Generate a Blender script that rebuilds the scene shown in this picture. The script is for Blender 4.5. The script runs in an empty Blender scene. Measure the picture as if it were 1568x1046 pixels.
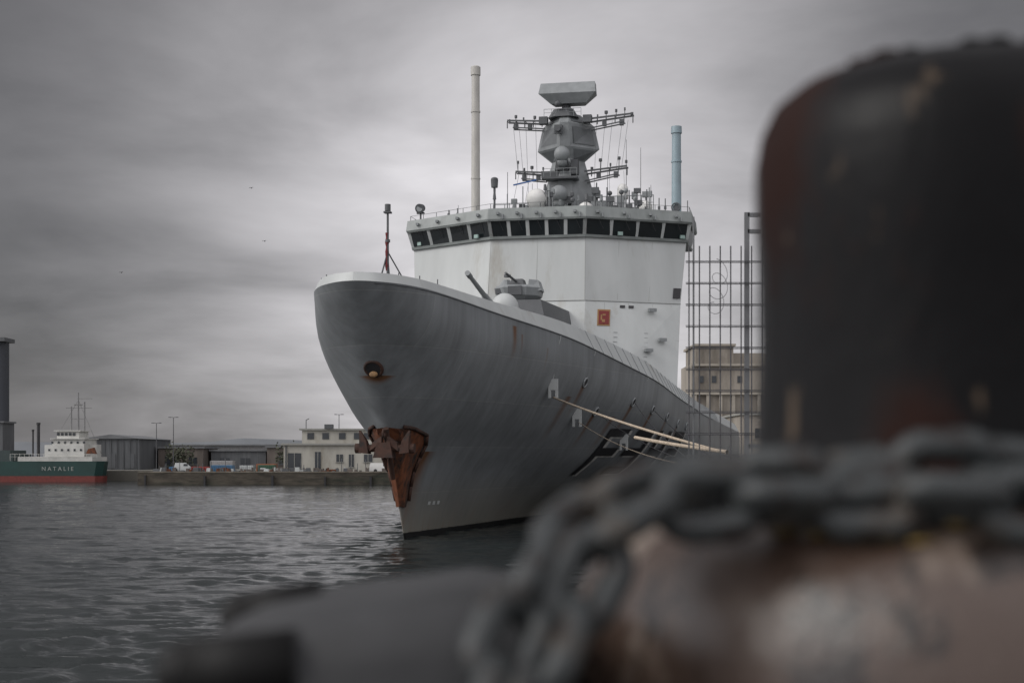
import bpy, bmesh, math, random
import numpy as np
from mathutils import Vector, Matrix
random.seed(7); np.random.seed(7)
scene=bpy.context.scene
col=scene.collection

# ---------------------------------------------------------------- materials
def mat(name, base=(.5,.5,.5), rough=.6, metal=0, noise=.12, nscale=4, bump=.0, c2=None, c2amt=.5, c2scale=2, stretch=(1,1,1), spec=.5, bscale=None):
    m=bpy.data.materials.new(name); m.use_nodes=True
    nt=m.node_tree; b=nt.nodes['Principled BSDF']
    tc=nt.nodes.new('ShaderNodeTexCoord'); mp=nt.nodes.new('ShaderNodeMapping'); mp.inputs['Scale'].default_value=stretch
    nt.links.new(tc.outputs['Object'],mp.inputs['Vector'])
    n=nt.nodes.new('ShaderNodeTexNoise'); n.inputs['Scale'].default_value=nscale; n.inputs['Detail'].default_value=6; n.inputs['Roughness'].default_value=.6
    nt.links.new(mp.outputs[0],n.inputs['Vector'])
    mr=nt.nodes.new('ShaderNodeMapRange'); mr.inputs[1].default_value=.3; mr.inputs[2].default_value=.7
    mr.inputs[3].default_value=1-noise; mr.inputs[4].default_value=1+noise
    nt.links.new(n.outputs[0],mr.inputs[0])
    vm=nt.nodes.new('ShaderNodeVectorMath'); vm.operation='SCALE'
    nt.links.new(mr.outputs[0],vm.inputs['Scale'])
    if c2:
        n2=nt.nodes.new('ShaderNodeTexNoise'); n2.inputs['Scale'].default_value=c2scale; n2.inputs['Detail'].default_value=8; n2.inputs['Roughness'].default_value=.65
        nt.links.new(mp.outputs[0],n2.inputs['Vector'])
        r=nt.nodes.new('ShaderNodeMapRange'); r.inputs[1].default_value=.95-c2amt*.8; r.inputs[2].default_value=1.1-c2amt*.8
        nt.links.new(n2.outputs[0],r.inputs[0])
        mx=nt.nodes.new('ShaderNodeMix'); mx.data_type='RGBA'
        mx.inputs[6].default_value=(*base,1); mx.inputs[7].default_value=(*c2,1)
        nt.links.new(r.outputs[0],mx.inputs[0]); nt.links.new(mx.outputs[2],vm.inputs[0])
    else: vm.inputs[0].default_value=base
    nt.links.new(vm.outputs[0],b.inputs['Base Color'])
    b.inputs['Roughness'].default_value=rough; b.inputs['Metallic'].default_value=metal
    b.inputs['Specular IOR Level'].default_value=spec
    if bump>0:
        bn=nt.nodes.new('ShaderNodeTexNoise'); bn.inputs['Scale'].default_value=bscale or nscale*3; bn.inputs['Detail'].default_value=6
        nt.links.new(mp.outputs[0],bn.inputs['Vector'])
        bp=nt.nodes.new('ShaderNodeBump'); bp.inputs['Strength'].default_value=min(1,bump*5); bp.inputs['Distance'].default_value=bump
        nt.links.new(bn.outputs[0],bp.inputs['Height']); nt.links.new(bp.outputs[0],b.inputs['Normal'])
    return m

# ---------------------------------------------------------------- builder
class B:
    def __init__(s): s.v=[]; s.f=[]
    def add(s,vs,fs):
        o=len(s.v); s.v+= [tuple(p) for p in vs]; s.f+=[tuple(i+o for i in f) for f in fs]; return s
    def box(s,c,d,rz=0,taper=1):
        cx,cy,cz=c; a,b,h=d[0]/2,d[1]/2,d[2]/2; vs=[]
        for z,k in((-h,1),(h,taper)):
            for x,y in((-a,-b),(a,-b),(a,b),(-a,b)):
                x*=k;y*=k; vs.append((cx+x*math.cos(rz)-y*math.sin(rz),cy+x*math.sin(rz)+y*math.cos(rz),cz+z))
        return s.add(vs,[(3,2,1,0),(4,5,6,7),(0,1,5,4),(1,2,6,5),(2,3,7,6),(3,0,4,7)])
    def cyl(s,p0,p1,r0,r1=None,n=12):
        if r1 is None:r1=r0
        p0=Vector(p0);p1=Vector(p1); d=(p1-p0).normalized()
        u=d.orthogonal().normalized(); w=d.cross(u); vs=[]
        for p,r in((p0,r0),(p1,r1)):
            for i in range(n):
                a=2*math.pi*i/n; vs.append(p+u*math.cos(a)*r+w*math.sin(a)*r)
        fs=[(i,(i+1)%n,n+(i+1)%n,n+i) for i in range(n)]
        fs+=[tuple(range(n-1,-1,-1)),tuple(range(n,2*n))]
        return s.add(vs,fs)
    def beam(s,p0,p1,w,h=None):
        return s.cyl(p0,p1,w*.7,(h or w)*.7,4)
    def sph(s,c,r,n=16,m=10,sc=(1,1,1)):
        vs=[];fs=[]
        for j in range(m+1):
            t=math.pi*j/m
            for i in range(n):
                a=2*math.pi*i/n; vs.append((c[0]+r*sc[0]*math.sin(t)*math.cos(a),c[1]+r*sc[1]*math.sin(t)*math.sin(a),c[2]+r*sc[2]*math.cos(t)))
        for j in range(m):
            for i in range(n): fs.append((j*n+i,(j+1)*n+i,(j+1)*n+(i+1)%n,j*n+(i+1)%n))
        return s.add(vs,fs)
    def loft(s,secs,cap=True):
        n=len(secs[0]); vs=[p for q in secs for p in q]; fs=[]
        for k in range(len(secs)-1):
            for i in range(n): fs.append((k*n+i,k*n+(i+1)%n,(k+1)*n+(i+1)%n,(k+1)*n+i))
        if cap: fs+=[tuple(range(n-1,-1,-1)),tuple((len(secs)-1)*n+i for i in range(n))]
        return s.add(vs,fs)
    def revolve(s,c,prof,n=48):
        secs=[[(c[0]+r*math.cos(2*math.pi*i/n),c[1]+r*math.sin(2*math.pi*i/n),z) for i in range(n)] for r,z in prof]
        return s.loft(secs)
    def grid(s,P):
        r=len(P);c=len(P[0]); vs=[p for q in P for p in q]
        return s.add(vs,[(j*c+i,j*c+i+1,(j+1)*c+i+1,(j+1)*c+i) for j in range(r-1) for i in range(c-1)])
    def obj(s,name,m,parent=None,smooth=False,angle=None,recalc=True):
        me=bpy.data.meshes.new(name); me.from_pydata(s.v,[],s.f)
        if recalc:
            bm=bmesh.new(); bm.from_mesh(me); bmesh.ops.recalc_face_normals(bm,faces=bm.faces)
            if angle:
                for e in bm.edges:
                    if len(e.link_faces)==2 and e.calc_face_angle(0)>angle: e.smooth=False
            bm.to_mesh(me); bm.free()
        if smooth or angle: me.polygons.foreach_set('use_smooth',[True]*len(me.polygons))
        me.materials.append(m)
        o=bpy.data.objects.new(name,me); col.objects.link(o)
        if parent: o.parent=parent
        return o
def empty(name,loc=(0,0,0),rz=0,parent=None):
    e=bpy.data.objects.new(name,None); col.objects.link(e); e.location=loc; e.rotation_euler=(0,0,rz)
    if parent: e.parent=parent
    return e
def rope(name,pts,r,m,parent=None,sag=0,n=24):
    if sag:
        a,b=Vector(pts[0]),Vector(pts[1]); pts=[a.lerp(b,i/n)-Vector((0,0,sag*4*(i/n)*(1-i/n))) for i in range(n+1)]
    c=bpy.data.curves.new(name,'CURVE'); c.dimensions='3D'; c.bevel_depth=r; c.bevel_resolution=2
    sp=c.splines.new('POLY'); sp.points.add(len(pts)-1)
    for i,p in enumerate(pts): sp.points[i].co=(*p,1)
    c.materials.append(m); o=bpy.data.objects.new(name,c); col.objects.link(o)
    if parent:o.parent=parent
    return o
def pchip(x,y,xi):
    x=np.asarray(x,float);y=np.asarray(y,float);h=np.diff(x);d=np.diff(y)/h
    m=np.zeros_like(y)
    for i in range(1,len(x)-1):
        if d[i-1]*d[i]>0:
            w1=2*h[i]+h[i-1];w2=h[i]+2*h[i-1]; m[i]=(w1+w2)/(w1/d[i-1]+w2/d[i])
    m[0]=d[0];m[-1]=d[-1]
    xi=min(max(xi,x[0]),x[-1]); k=min(max(int(np.searchsorted(x,xi)-1),0),len(x)-2)
    t=(xi-x[k])/h[k]
    return (2*t**3-3*t*t+1)*y[k]+(t**3-2*t*t+t)*h[k]*m[k]+(-2*t**3+3*t*t)*y[k+1]+(t**3-t*t)*h[k]*m[k+1]

# ---------------------------------------------------------------- palette
light=mat('ship_light_grey',(.41,.43,.425),.5,noise=.09,nscale=.6,c2=(.30,.295,.265),c2amt=.48,c2scale=.55,stretch=(1,1,.18),bump=.02,bscale=.5)
midg=mat('ship_mid_grey',(.21,.225,.23),.5,noise=.16,nscale=1.5)
darkg=mat('ship_dark_grey',(.075,.08,.085),.55,noise=.12,nscale=2)
black=mat('black_fittings',(.02,.02,.022),.5)
white=mat('white_paint',(.62,.62,.60),.45,noise=.05)
poleL=mat('antenna_tube_white',(.42,.41,.38),.45,noise=.15,nscale=2,stretch=(1,1,.3))
poleR=mat('antenna_tube_blue_grey',(.22,.29,.32),.45,noise=.15,nscale=2,stretch=(1,1,.3))
glass=mat('bridge_glass',(.012,.016,.018),.08,noise=.3,nscale=.4)
rust=mat('rusty_steel',(.050,.022,.014),.85,noise=.45,nscale=5,c2=(.012,.010,.009),c2amt=.56,c2scale=2.5,bump=.03)
rust2=mat('rust_orange',(.13,.042,.016),.85,noise=.5,nscale=4,c2=(.022,.016,.013),c2amt=.60,c2scale=1.6,stretch=(1.6,1.6,.45),bump=.02)
red=mat('crest_red',(.16,.014,.012),.6)
gold=mat('crest_gold',(.26,.14,.05),.5)
blue=mat('blue_paint',(.03,.10,.28),.5)
ropem=mat('mooring_rope',(.36,.30,.23),.9,noise=.35,nscale=12)
wire=mat('galvanised_wire',(.07,.07,.075),.5,metal=.3)
concrete=mat('concrete',(.26,.25,.23),.9,noise=.25,nscale=.6,c2=(.13,.12,.10),c2amt=.5,c2scale=.3,bump=.02)

def hull_material():
    m=bpy.data.materials.new('hull_grey'); m.use_nodes=True; nt=m.node_tree; b=nt.nodes['Principled BSDF']; L=nt.links.new
    N=nt.nodes.new
    tc=N('ShaderNodeTexCoord'); sep=N('ShaderNodeSeparateXYZ'); L(tc.outputs['Object'],sep.inputs[0])
    def M(op,a,b2=None,c=None,clamp=False):
        n=N('ShaderNodeMath'); n.operation=op; n.use_clamp=clamp
        for i,x in enumerate((a,b2,c)):
            if x is None: continue
            if isinstance(x,(int,float)): n.inputs[i].default_value=x
            else: L(x,n.inputs[i])
        return n.outputs[0]
    X,Y,Z=sep.outputs
    mp=N('ShaderNodeMapping'); mp.inputs['Scale'].default_value=(.7,1.3,.10); L(tc.outputs['Object'],mp.inputs[0])
    n1=N('ShaderNodeTexNoise'); n1.inputs['Scale'].default_value=1.8; n1.inputs['Detail'].default_value=9; n1.inputs['Roughness'].default_value=.65; L(mp.outputs[0],n1.inputs[0])
    n2=N('ShaderNodeTexNoise'); n2.inputs['Scale'].default_value=.35; n2.inputs['Detail'].default_value=5; L(tc.outputs['Object'],n2.inputs[0])
    f=M('ADD',M('MULTIPLY',n1.outputs[0],.55),M('MULTIPLY',n2.outputs[0],.45))
    k=N('ShaderNodeMapRange'); k.inputs[1].default_value=.36;k.inputs[2].default_value=.64;k.inputs[3].default_value=.76;k.inputs[4].default_value=1.22; L(f,k.inputs[0])
    cb=N('ShaderNodeCombineXYZ'); L(Y,cb.inputs[0]); L(Z,cb.inputs[1])
    br=N('ShaderNodeTexBrick'); br.inputs['Scale'].default_value=1; br.inputs['Brick Width'].default_value=5.5; br.inputs['Row Height'].default_value=1.9
    br.inputs['Mortar Size'].default_value=.016; br.inputs['Mortar Smooth'].default_value=.6
    br.inputs['Color1'].default_value=(1,1,1,1);br.inputs['Color2'].default_value=(.91,.91,.91,1);br.inputs['Mortar'].default_value=(1.2,1.18,1.12,1)
    L(cb.outputs[0],br.inputs[0])
    mx=N('ShaderNodeMix'); mx.data_type='RGBA'
    mx.inputs[6].default_value=(.225,.22,.185,1); mx.inputs[7].default_value=(.185,.198,.206,1)
    mz=N('ShaderNodeMapRange'); mz.inputs[1].default_value=.3; mz.inputs[2].default_value=3.2; L(M('ADD',Z,M('MULTIPLY',n1.outputs[0],1.0)),mz.inputs[0]); L(mz.outputs[0],mx.inputs[0])
    v1=N('ShaderNodeVectorMath'); v1.operation='SCALE'; L(mx.outputs[2],v1.inputs[0]); L(k.outputs[0],v1.inputs['Scale'])
    v2=N('ShaderNodeVectorMath'); v2.operation='MULTIPLY'; L(v1.outputs[0],v2.inputs[0]); L(br.outputs[0],v2.inputs[1])
    tot=None
    for (s0,z0,w,h,amt) in [(9.3,8.9,.26,1.5,1.5),(10.0,8.6,.12,1.0,.8),(12.6,8.2,.12,1.2,.5),(2.85,6.5,.30,1.3,1.5),(6.9,3.6,.8,3.2,1.0),(5.6,3.2,.5,2.4,.9),(16.5,6.2,.4,2.2,.9),(23,5.4,.4,2.0,.8),(24.5,6.2,.3,2.2,1.2),(28,5.8,.3,1.9,1.2),(31.5,5.5,.3,1.7,1.0),(20.5,5.5,.3,1.8,1.1),(17.5,6.8,.3,1.6,1.1),(35,5.2,.3,1.5,.8)]:
        a=M('SUBTRACT',1,M('DIVIDE',M('ABSOLUTE',M('SUBTRACT',Y,s0)),w),clamp=True)
        t=M('DIVIDE',M('SUBTRACT',z0,Z),h)
        c=M('MULTIPLY',M('SUBTRACT',1,t,clamp=True),M('MULTIPLY',M('GREATER_THAN',t,0),1))
        q=M('MULTIPLY',M('MULTIPLY',a,c),amt)
        tot=q if tot is None else M('ADD',tot,q)
    # faint brown grime gathering towards the waterline
    lowz=M('MULTIPLY',M('SUBTRACT',1,M('DIVIDE',Z,2.2),clamp=True),M('MULTIPLY',M('SUBTRACT',n1.outputs[0],.47,clamp=True),2.6))
    rr=M('ADD',M('MULTIPLY',tot,M('MULTIPLY',n1.outputs[0],2.2)),lowz,clamp=True)
    m2=N('ShaderNodeMix'); m2.data_type='RGBA'; m2.inputs[7].default_value=(.12,.058,.028,1); L(rr,m2.inputs[0]); L(v2.outputs[0],m2.inputs[6])
    m3=N('ShaderNodeMix'); m3.data_type='RGBA'; m3.inputs[7].default_value=(.012,.012,.012,1); L(m2.outputs[2],m3.inputs[6])
    L(M('LESS_THAN',Z,M('ADD',.20,M('MULTIPLY',n1.outputs[0],.12))),m3.inputs[0])
    L(m3.outputs[2],b.inputs['Base Color']); b.inputs['Roughness'].default_value=.38
    bp=N('ShaderNodeBump'); bp.inputs['Strength'].default_value=.4; bp.inputs['Distance'].default_value=.06
    L(M('ADD',M('MULTIPLY',n2.outputs[0],1.2),M('MULTIPLY',br.outputs[1],-.12)),bp.inputs['Height']); L(bp.outputs[0],b.inputs['Normal'])
    return m
hullm=hull_material()

# ---------------------------------------------------------------- warship (local x = port, y = aft, z = up)
TH=math.radians(11.2)
ship=empty('navy_frigate',(-5.8,51.75,0),-TH)
D=[0,.5,1,2,4,8,17,30,45,60,115]
T=[-.1,0,.3,.42,.58,.85,1]
TAB=np.array([[0,.08,.13,.22,.42,.8,1.8,4.2,7.2,8.8,9.0],
[0,.12,.2,.33,.58,1.05,2.1,4.5,7.5,9.0,9.3],
[0,.3,.45,.75,1.25,2.1,4.0,6.6,8.7,9.4,9.5],
[0,.5,.75,1.15,1.75,2.75,4.9,7.5,9.2,9.6,9.6],
[0,.85,1.3,1.85,2.5,3.55,5.6,8.2,9.5,9.7,9.7],
[0,1.2,1.75,2.4,3.1,4.15,6.3,8.75,9.7,9.75,9.7],
[0,1.05,1.55,2.15,2.8,3.85,6.1,8.7,9.6,9.7,9.6]])
Q=np.sqrt(D)
def stem(t): return pchip([-.1,0,.357,.69,1],[7.4,7,5.2,2.7,0],t)
def zedge(s): return pchip([-1,0,2,7,15,25,38,50,115],[9.82,9.8,9.7,9.35,8.85,7.75,6.6,6.2,6],s)
def half(s,t):
    d=max(s-stem(t),0); q=math.sqrt(d)
    ys=[pchip(Q,TAB[i],q) for i in range(len(T))]
    return pchip(T,ys,t)
def hz(s,z,side=1,off=0):
    t=z/zedge(s); e=.05
    b=half(s,t); db=(half(s+e,t)-b)/e; dz=(half(s,min(t+.01,1))-half(s,t-.01 if t>.99 else t))/(.01*zedge(s))
    n=Vector((1,-db,-dz)).normalized()
    return Vector((side*(b+off*n.x),s+off*n.y,z+off*n.z))
ts=[-.1,-.04,0,.04]+[.08+.92*i/26 for i in range(27)]
dk=sorted(set([0,.01,.04,.1,.2,.35,.5,.75,1,1.3,1.7,2.2,2.8,3.5]+list(np.linspace(4.3,40,40))+list(np.linspace(42,115,20))))
b=B()
for side in(1,-1):
    P=[]
    for t in ts:
        s0=stem(t); row=[]
        for d in dk:
            s=s0+d*(115-s0)/115; row.append((side*half(s,t),s,t*zedge(s)))
        P.append(row)
    b.grid(P)
me=b.obj('hull',hullm,ship,smooth=True,recalc=False)
bm=bmesh.new(); bm.from_mesh(me.data); bmesh.ops.remove_doubles(bm,verts=bm.verts,dist=.0005); bmesh.ops.recalc_face_normals(bm,faces=bm.faces); bm.to_mesh(me.data); bm.free()
def bh(s): return pchip([0,3,8,15,25,38,45,115],[.34,.36,.5,.75,1.0,.9,.9,.9],s)
outer=[];top=[];inn=[];foot=[]
for d in dk:
    bb=half(d,1); h=bh(d); z=zedge(d)
    off=min(.5*h,bb*.6)
    outer.append((bb,d,z)); top.append((bb-off,d+(.12 if d<.3 else 0),z+h)); inn.append((max(bb-off-.12,0),d+.15,z+h)); foot.append((max(bb-off-.12,0),d+.15,z-.1))
b=B()
for side in(1,-1): b.grid([[(side*x,y,z) for x,y,z in r] for r in (outer,top,inn,foot)])
b.obj('bulwark',light,ship,angle=.6)  # lighter grey than the hull paints in the sky light on this tilted strip
b=B(); 
b.grid([[(-x,y,z) for x,y,z in foot],[(x,y,z) for x,y,z in foot]]); b.obj('forecastle_deck',darkg,ship)
b=B(); b.box((0,114.8,3),(18.6,.4,6)); b.obj('transom',hullm,ship)
b=B()
for s in np.arange(18,70,1.3):
    bb=half(s,1);h=bh(s);z=zedge(s)
    b.cyl((bb+.01,s,z),(bb-.5*h+.015,s,z+h),.02,n=4)
b.obj('bulwark_ribs',midg,ship)
b=B()
pts=[hz(s,zedge(s)*.995,1,.02) for s in np.arange(.3,60,.8)]
for p,q in zip(pts,pts[1:]): b.cyl(p,q,.02,n=5)
b.obj('knuckle_seam',darkg,ship)

def patch(bd,s0,s1,z0,z1,off=.03,skew=0,n=5):
    bd.grid([[hz(s0+(s1-s0)*i/n+skew*(z0+(z1-z0)*j/n),z0+(z1-z0)*j/n,1,off) for i in range(n+1)] for j in range(n+1)])
SEG={'F':'afeg','3':'abgcd','4':'fgbc','2':'abged'}
def numeral(bd,ch,s,z,w,h,t,off):
    seg={'a':(0,w,h-t,h),'d':(0,w,0,t),'g':(0,w,h/2-t/2,h/2+t/2),'f':(0,t*1.3,h/2,h),'e':(0,t*1.3,0,h/2),'b':(w-t*1.3,w,h/2,h),'c':(w-t*1.3,w,0,h/2)}
    for i,k in enumerate(SEG[ch]):
        a=seg[k]; patch(bd,s+a[0],s+a[1],z+a[2],z+a[3],off+.003*i)
bd=B(); bw=B()
for i,ch in enumerate('F342'):
    numeral(bw,ch,23.6+i*3.9+.5,2.35,2.7,2.4,.42,.02)
    numeral(bd,ch,23.6+i*3.9,2.45,2.7,2.4,.42,.06)
bw.obj('number_shadow',mat('number_outline',(.42,.42,.40),.6,noise=.3,nscale=2),ship); bd.obj('number',black,ship)
b=B()
for j in range(3): patch(b,8.6+j*.45,8.85+j*.45,1.35,1.5,.02,n=1)
b.obj('draught_marks',light,ship)

b=B(); c=Vector((0,stem(.69)-.06,6.75)); 
nrm=Vector((0,-1,-.75)).normalized()
def ring(bd,c,n,R,r,k=28,m=8,sx=1):
    u=n.orthogonal().normalized(); w=n.cross(u)
    S=[]
    for i in range(k):
        a=2*math.pi*i/k; e=u*math.cos(a)+w*math.sin(a); cc=c+e*R
        S.append([cc+e*r*math.cos(2*math.pi*j/m)+n*r*math.sin(2*math.pi*j/m) for j in range(m)])
    S.append(S[0]); bd.loft(S,cap=False)
ring(b,c,nrm,.33,.07); b.obj('bow_fairlead_rim',rust,ship,smooth=True)
b=B(); b.cyl(c+nrm*.05,c-nrm*.5,.31,n=24); b.obj('bow_fairlead_hole',black,ship)
b=B(); b.sph(c+nrm*.02+Vector((0,0,-.2)),.17,12,8,(1,.4,.7)); b.obj('bow_fairlead_roller',mat('roller_ochre',(.22,.13,.06),.8,noise=.4,nscale=8),ship,smooth=True)
b=B();b2=B()
for s,z in [(17.5,6.9),(24.5,6.2),(28,5.9),(31.5,5.6),(35,5.3),(38,5.2),(20.5,5.6)]:
    p=hz(s,z,1,.0); q=hz(s,z,1,.1); n=(q-p).normalized()
    b.cyl(p-n*.05,p+n*.03,.2,n=14); ring(b2,p+n*.02,n,.22,.05,18,6)
b.obj('fairlead_holes',black,ship); b2.obj('fairlead_rims',midg,ship,smooth=True)
b=B()
for s,z in [(13.9,6.5),(18.2,5.3),(26,4.2)]:
    p=hz(s,z,1,.25)
    b.box((p.x,p.y,p.z+.25),(.44,.1,.5),rz=-.1); b.box((p.x-.16,p.y,p.z-.18),(.11,.1,.36),rz=-.1); b.box((p.x+.16,p.y,p.z-.18),(.11,.1,.36),rz=-.1)
    b.cyl((p.x,p.y,p.z+.5),hz(s,zedge(s)*.99,1,.05),.015,n=5)
b.obj('line_guards',light,ship)

# anchor and its rusty stem plates
b=B()
for side in(1,-1):
    rows=[]
    for z,ds in[(4.55,.55),(4.3,1.35),(3.9,1.45),(3.4,1.2),(2.8,.9),(2.2,.62),(1.7,.42),(1.35,.2)]:
        s0=stem(z/9.7); row=[Vector((0,s0-.10,z))]
        for q in(.12,.4,.7,1.0): row.append(hz(s0+.05+ds*q,z,side,.10 if q<1 else .02))
        rows.append(row)
    b.grid(rows)
b.obj('anchor_bolster',rust2,ship)
b=B()
for side in(1,-1):
    prev=None
    for z,ds in[(4.62,.3),(4.55,.75),(4.3,1.45),(3.9,1.52),(3.4,1.28),(2.8,.95),(2.2,.66),(1.6,.42)]:
        p=hz(stem(z/9.7)+.05+ds,z,side,.08)
        if prev: b.cyl(prev,p,.075,n=8)
        prev=p
b.obj('bolster_rim',rust,ship,smooth=True)
b=B()
b.cyl((0,4.25,4.5),(0,5.3,2.5),.13,.10); b.cyl((-1.15,4.2,3.72),(1.15,4.2,3.72),.15); b.cyl((-1.2,4.2,3.72),(-1.0,4.2,3.72),.2);b.cyl((1.2,4.2,3.72),(1.0,4.2,3.72),.2)
for sd in(1,-1):
    b.loft([[(sd*.62,3.95,3.5),(sd*1.02,3.95,3.55),(sd*1.02,4.4,3.55),(sd*.62,4.4,3.5)],[(sd*.72,4.0,4.0),(sd*1.0,4.0,4.0),(sd*1.0,4.3,4.0),(sd*.72,4.3,4.0)],[(sd*.98,4.1,4.42),(sd*1.04,4.1,4.42),(sd*1.04,4.2,4.42),(sd*.98,4.2,4.42)]])
    b.loft([[(sd*.1,4.0,3.95),(sd*.6,4.0,3.6),(sd*.6,4.3,3.6),(sd*.1,4.3,3.95)],[(sd*.12,4.1,4.2),(sd*.5,4.1,3.95),(sd*.5,4.3,3.95),(sd*.12,4.3,4.2)]])
b.box((0,4.1,3.65),(.8,.5,.6),taper=.65); ring(b,Vector((0,4.0,4.3)),Vector((1,0,0)),.13,.045,14,6); b.cyl((0,4.1,3.3),(0,4.35,2.9),.1,.05)
b.obj('anchor',rust,ship)

# ------- superstructure
LV=[(6.0,3.3,34.3,8.65,38.1),(13.0,3.1,37.5,8.7,41.0),(17.0,3.0,38.2,9.0,41.8)]
def corners(z):
    zs=[l[0] for l in LV]; return [float(np.interp(z,zs,[l[i] for l in LV])) for i in(1,2,3,4)]
def plan(z,back=80,bv=None):
    cv,cs,ev,es=corners(z); bv=bv or ev; return [(-bv,back,z),(-ev,es,z),(-cv,cs,z),(cv,cs,z),(ev,es,z),(bv,back,z)]
b=B(); b.loft([plan(6.0,80,5.2),plan(13.0,80,5.0)]); b.obj('superstructure_lower',light,ship)
b=B(); b.loft([plan(13.003,55,7.4),plan(17.0,48,8.4)]); b.obj('superstructure_upper',light,ship)
def facet(u,z,out=.0):
    cv,cs,ev,es=corners(z)
    return Vector((cv+(ev-cv)*u,cs+(es-cs)*u,z))+Vector((.52,-.85,0))*out
def fpatch(bd,u0,u1,z0,z1,out=.05):
    a=[facet(u0,z0,out),facet(u1,z0,out),facet(u1,z1,out),facet(u0,z1,out)]
    c=[facet(u0,z0,-.02),facet(u1,z0,-.02),facet(u1,z1,-.02),facet(u0,z1,-.02)]
    bd.loft([c,a])
b=B(); fpatch(b,.13,.26,11.4,12.45,.05); b.obj('crest_frame',gold,ship)
b=B(); fpatch(b,.143,.247,11.5,12.35,.075); b.obj('crest_field',red,ship)
b=B(); fpatch(b,.175,.205,11.62,11.8,.09); fpatch(b,.18,.21,12.05,12.15,.09); fpatch(b,.16,.175,11.75,12.1,.09); b.obj('crest_charge',gold,ship)
b=B()
for u,z,w,h in [(.36,12.6,.05,.16),(.45,12.6,.05,.16),(.4,9.9,.06,.2),(.5,9.9,.06,.2),(.6,9.8,.04,.15),(.15,10.2,.04,.15)]: fpatch(b,u,u+w,z,z+h,.06)
fpatch(b,.91,.985,13.35,14.0,.08)
b.obj('vents',black,ship)
b=B()
for u,z in [(.68,12.5),(.66,9.9),(.8,10.6)]:
    p=facet(u,z,.3); b.cyl(p,facet(u,z,0),.05); b.box(p,(.5,.25,.2),rz=.5)
for u in (.3,.62): 
    for z in np.arange(9.2,11,.3): b.cyl(facet(u,z,.08),facet(u+.04,z,.08),.015,n=4)
b.obj('deck_floodlights',midg,ship)
seam=mat('seam_grey',(.28,.29,.28),.6)
b=B()
b.cyl(facet(0,13.0,.02),facet(1,13.0,.02),.03,n=5)
for u in(.33,.66): b.cyl(facet(u,13.1,.0),facet(u,16.9,.0),.014,n=5)
for u in(.2,.45,.7,.9): b.cyl(facet(u,8,.0),facet(u,12.9,.0),.014,n=5)
b.cyl(facet(0,10.6,.0),facet(1,10.6,.0),.014,n=5)
for x in (-3.1,0,3.1): b.cyl((x*.99,37.5,13.05),(x*.97,38.2,16.95),.014,n=5)
b.cyl((-3.1,37.47,13),(3.1,37.47,13),.03,n=5)
b.obj('weld_seams',seam,ship)
def ring_pl(cv,cs,ev,es,z,back=46): return [(-ev,back,z),(-ev,es,z),(-cv,cs,z),(cv,cs,z),(ev,es,z),(ev,back,z)]
zb,zt=17.12,18.12
g0=(2.96,38.15,9.0,41.75); g1=(3.05,37.85,9.25,41.45)
b=B(); b.loft([ring_pl(*g0,zb-.05),ring_pl(*g1,zt+.02)]); b.obj('bridge_windows',glass,ship)
b=B(); b.loft([ring_pl(3.0,38.0,9.08,41.65,17.0),ring_pl(3.02,37.95,9.12,41.6,17.16)])
b.loft([ring_pl(3.1,37.7,9.35,41.35,18.1),ring_pl(3.12,37.65,9.42,41.3,18.22),ring_pl(3.1,37.8,9.35,41.45,18.9),ring_pl(3.05,37.95,9.25,41.6,18.93)])
b.obj('bridge_parapet',mat('parapet_grey',(.215,.235,.23),.5,noise=.18,nscale=1.2,stretch=(1,1,.4)),ship)
b=B()
def gline(poly0,poly1,frac):
    return [poly0[0]+(poly1[0]-poly0[0])*frac, poly0[1]+(poly1[1]-poly0[1])*frac]
segs=[((-g0[2],g0[3]),(-g0[0],g0[1]),(-g1[2],g1[3]),(-g1[0],g1[1]),4),((-g0[0],g0[1]),(g0[0],g0[1]),(-g1[0],g1[1]),(g1[0],g1[1]),5),((g0[0],g0[1]),(g0[2],g0[3]),(g1[0],g1[1]),(g1[2],g1[3]),4)]
for a0,a1,c0,c1,n in segs:
    for i in range(n+1):
        f=i/n; p=gline(a0,a1,f); q=gline(c0,c1,f); w=.11
        b.add([(p[0]-w,p[1]-.05,zb),(p[0]+w,p[1]-.05,zb),(q[0]+w,q[1]-.06,zt),(q[0]-w,q[1]-.06,zt),
           (p[0]-w,p[1]+.12,zb),(p[0]+w,p[1]+.12,zb),(q[0]+w,q[1]+.12,zt),(q[0]-w,q[1]+.12,zt)],[(0,1,2,3),(4,5,6,7),(0,1,5,4),(2,3,7,6),(1,2,6,5),(0,3,7,4)])
b.obj('window_mullions',light,ship)
b=B(); b2=B()
for a0,a1,c0,c1,n in segs:
    for i in range(n):
        f=(i+.5)/n; q=gline(c0,c1,f); b.box((q[0],q[1]-.28,18.55),(.16,.3,.16)); b.box((q[0]+.3,q[1]-.22,18.35),(.08,.2,.3))
        b2.cyl((q[0]+.05,q[1]-.2,18.1),(q[0]+.3,q[1]-.02,17.5),.018,n=4)
b.obj('washer_boxes',midg,ship); b2.obj('wipers',black,ship)
b=B(); 
for v,s,z in [(-8.5,41.35,17.36),(-4.0,38.4,17.28),(5.1,39.0,17.28),(8.8,41.35,17.3)]: b.box((v,s,z),(.32,.10,.22),rz=.5 if v>0 else -.5)
b.obj('wing_consoles',mat('pale_green',(.25,.35,.32),.4),ship)
b=B()
pl=[(-9.2,44),(-9.2,41.7),(-3,38.1),(3,38.1),(9.2,41.7),(9.2,44)]
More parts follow.
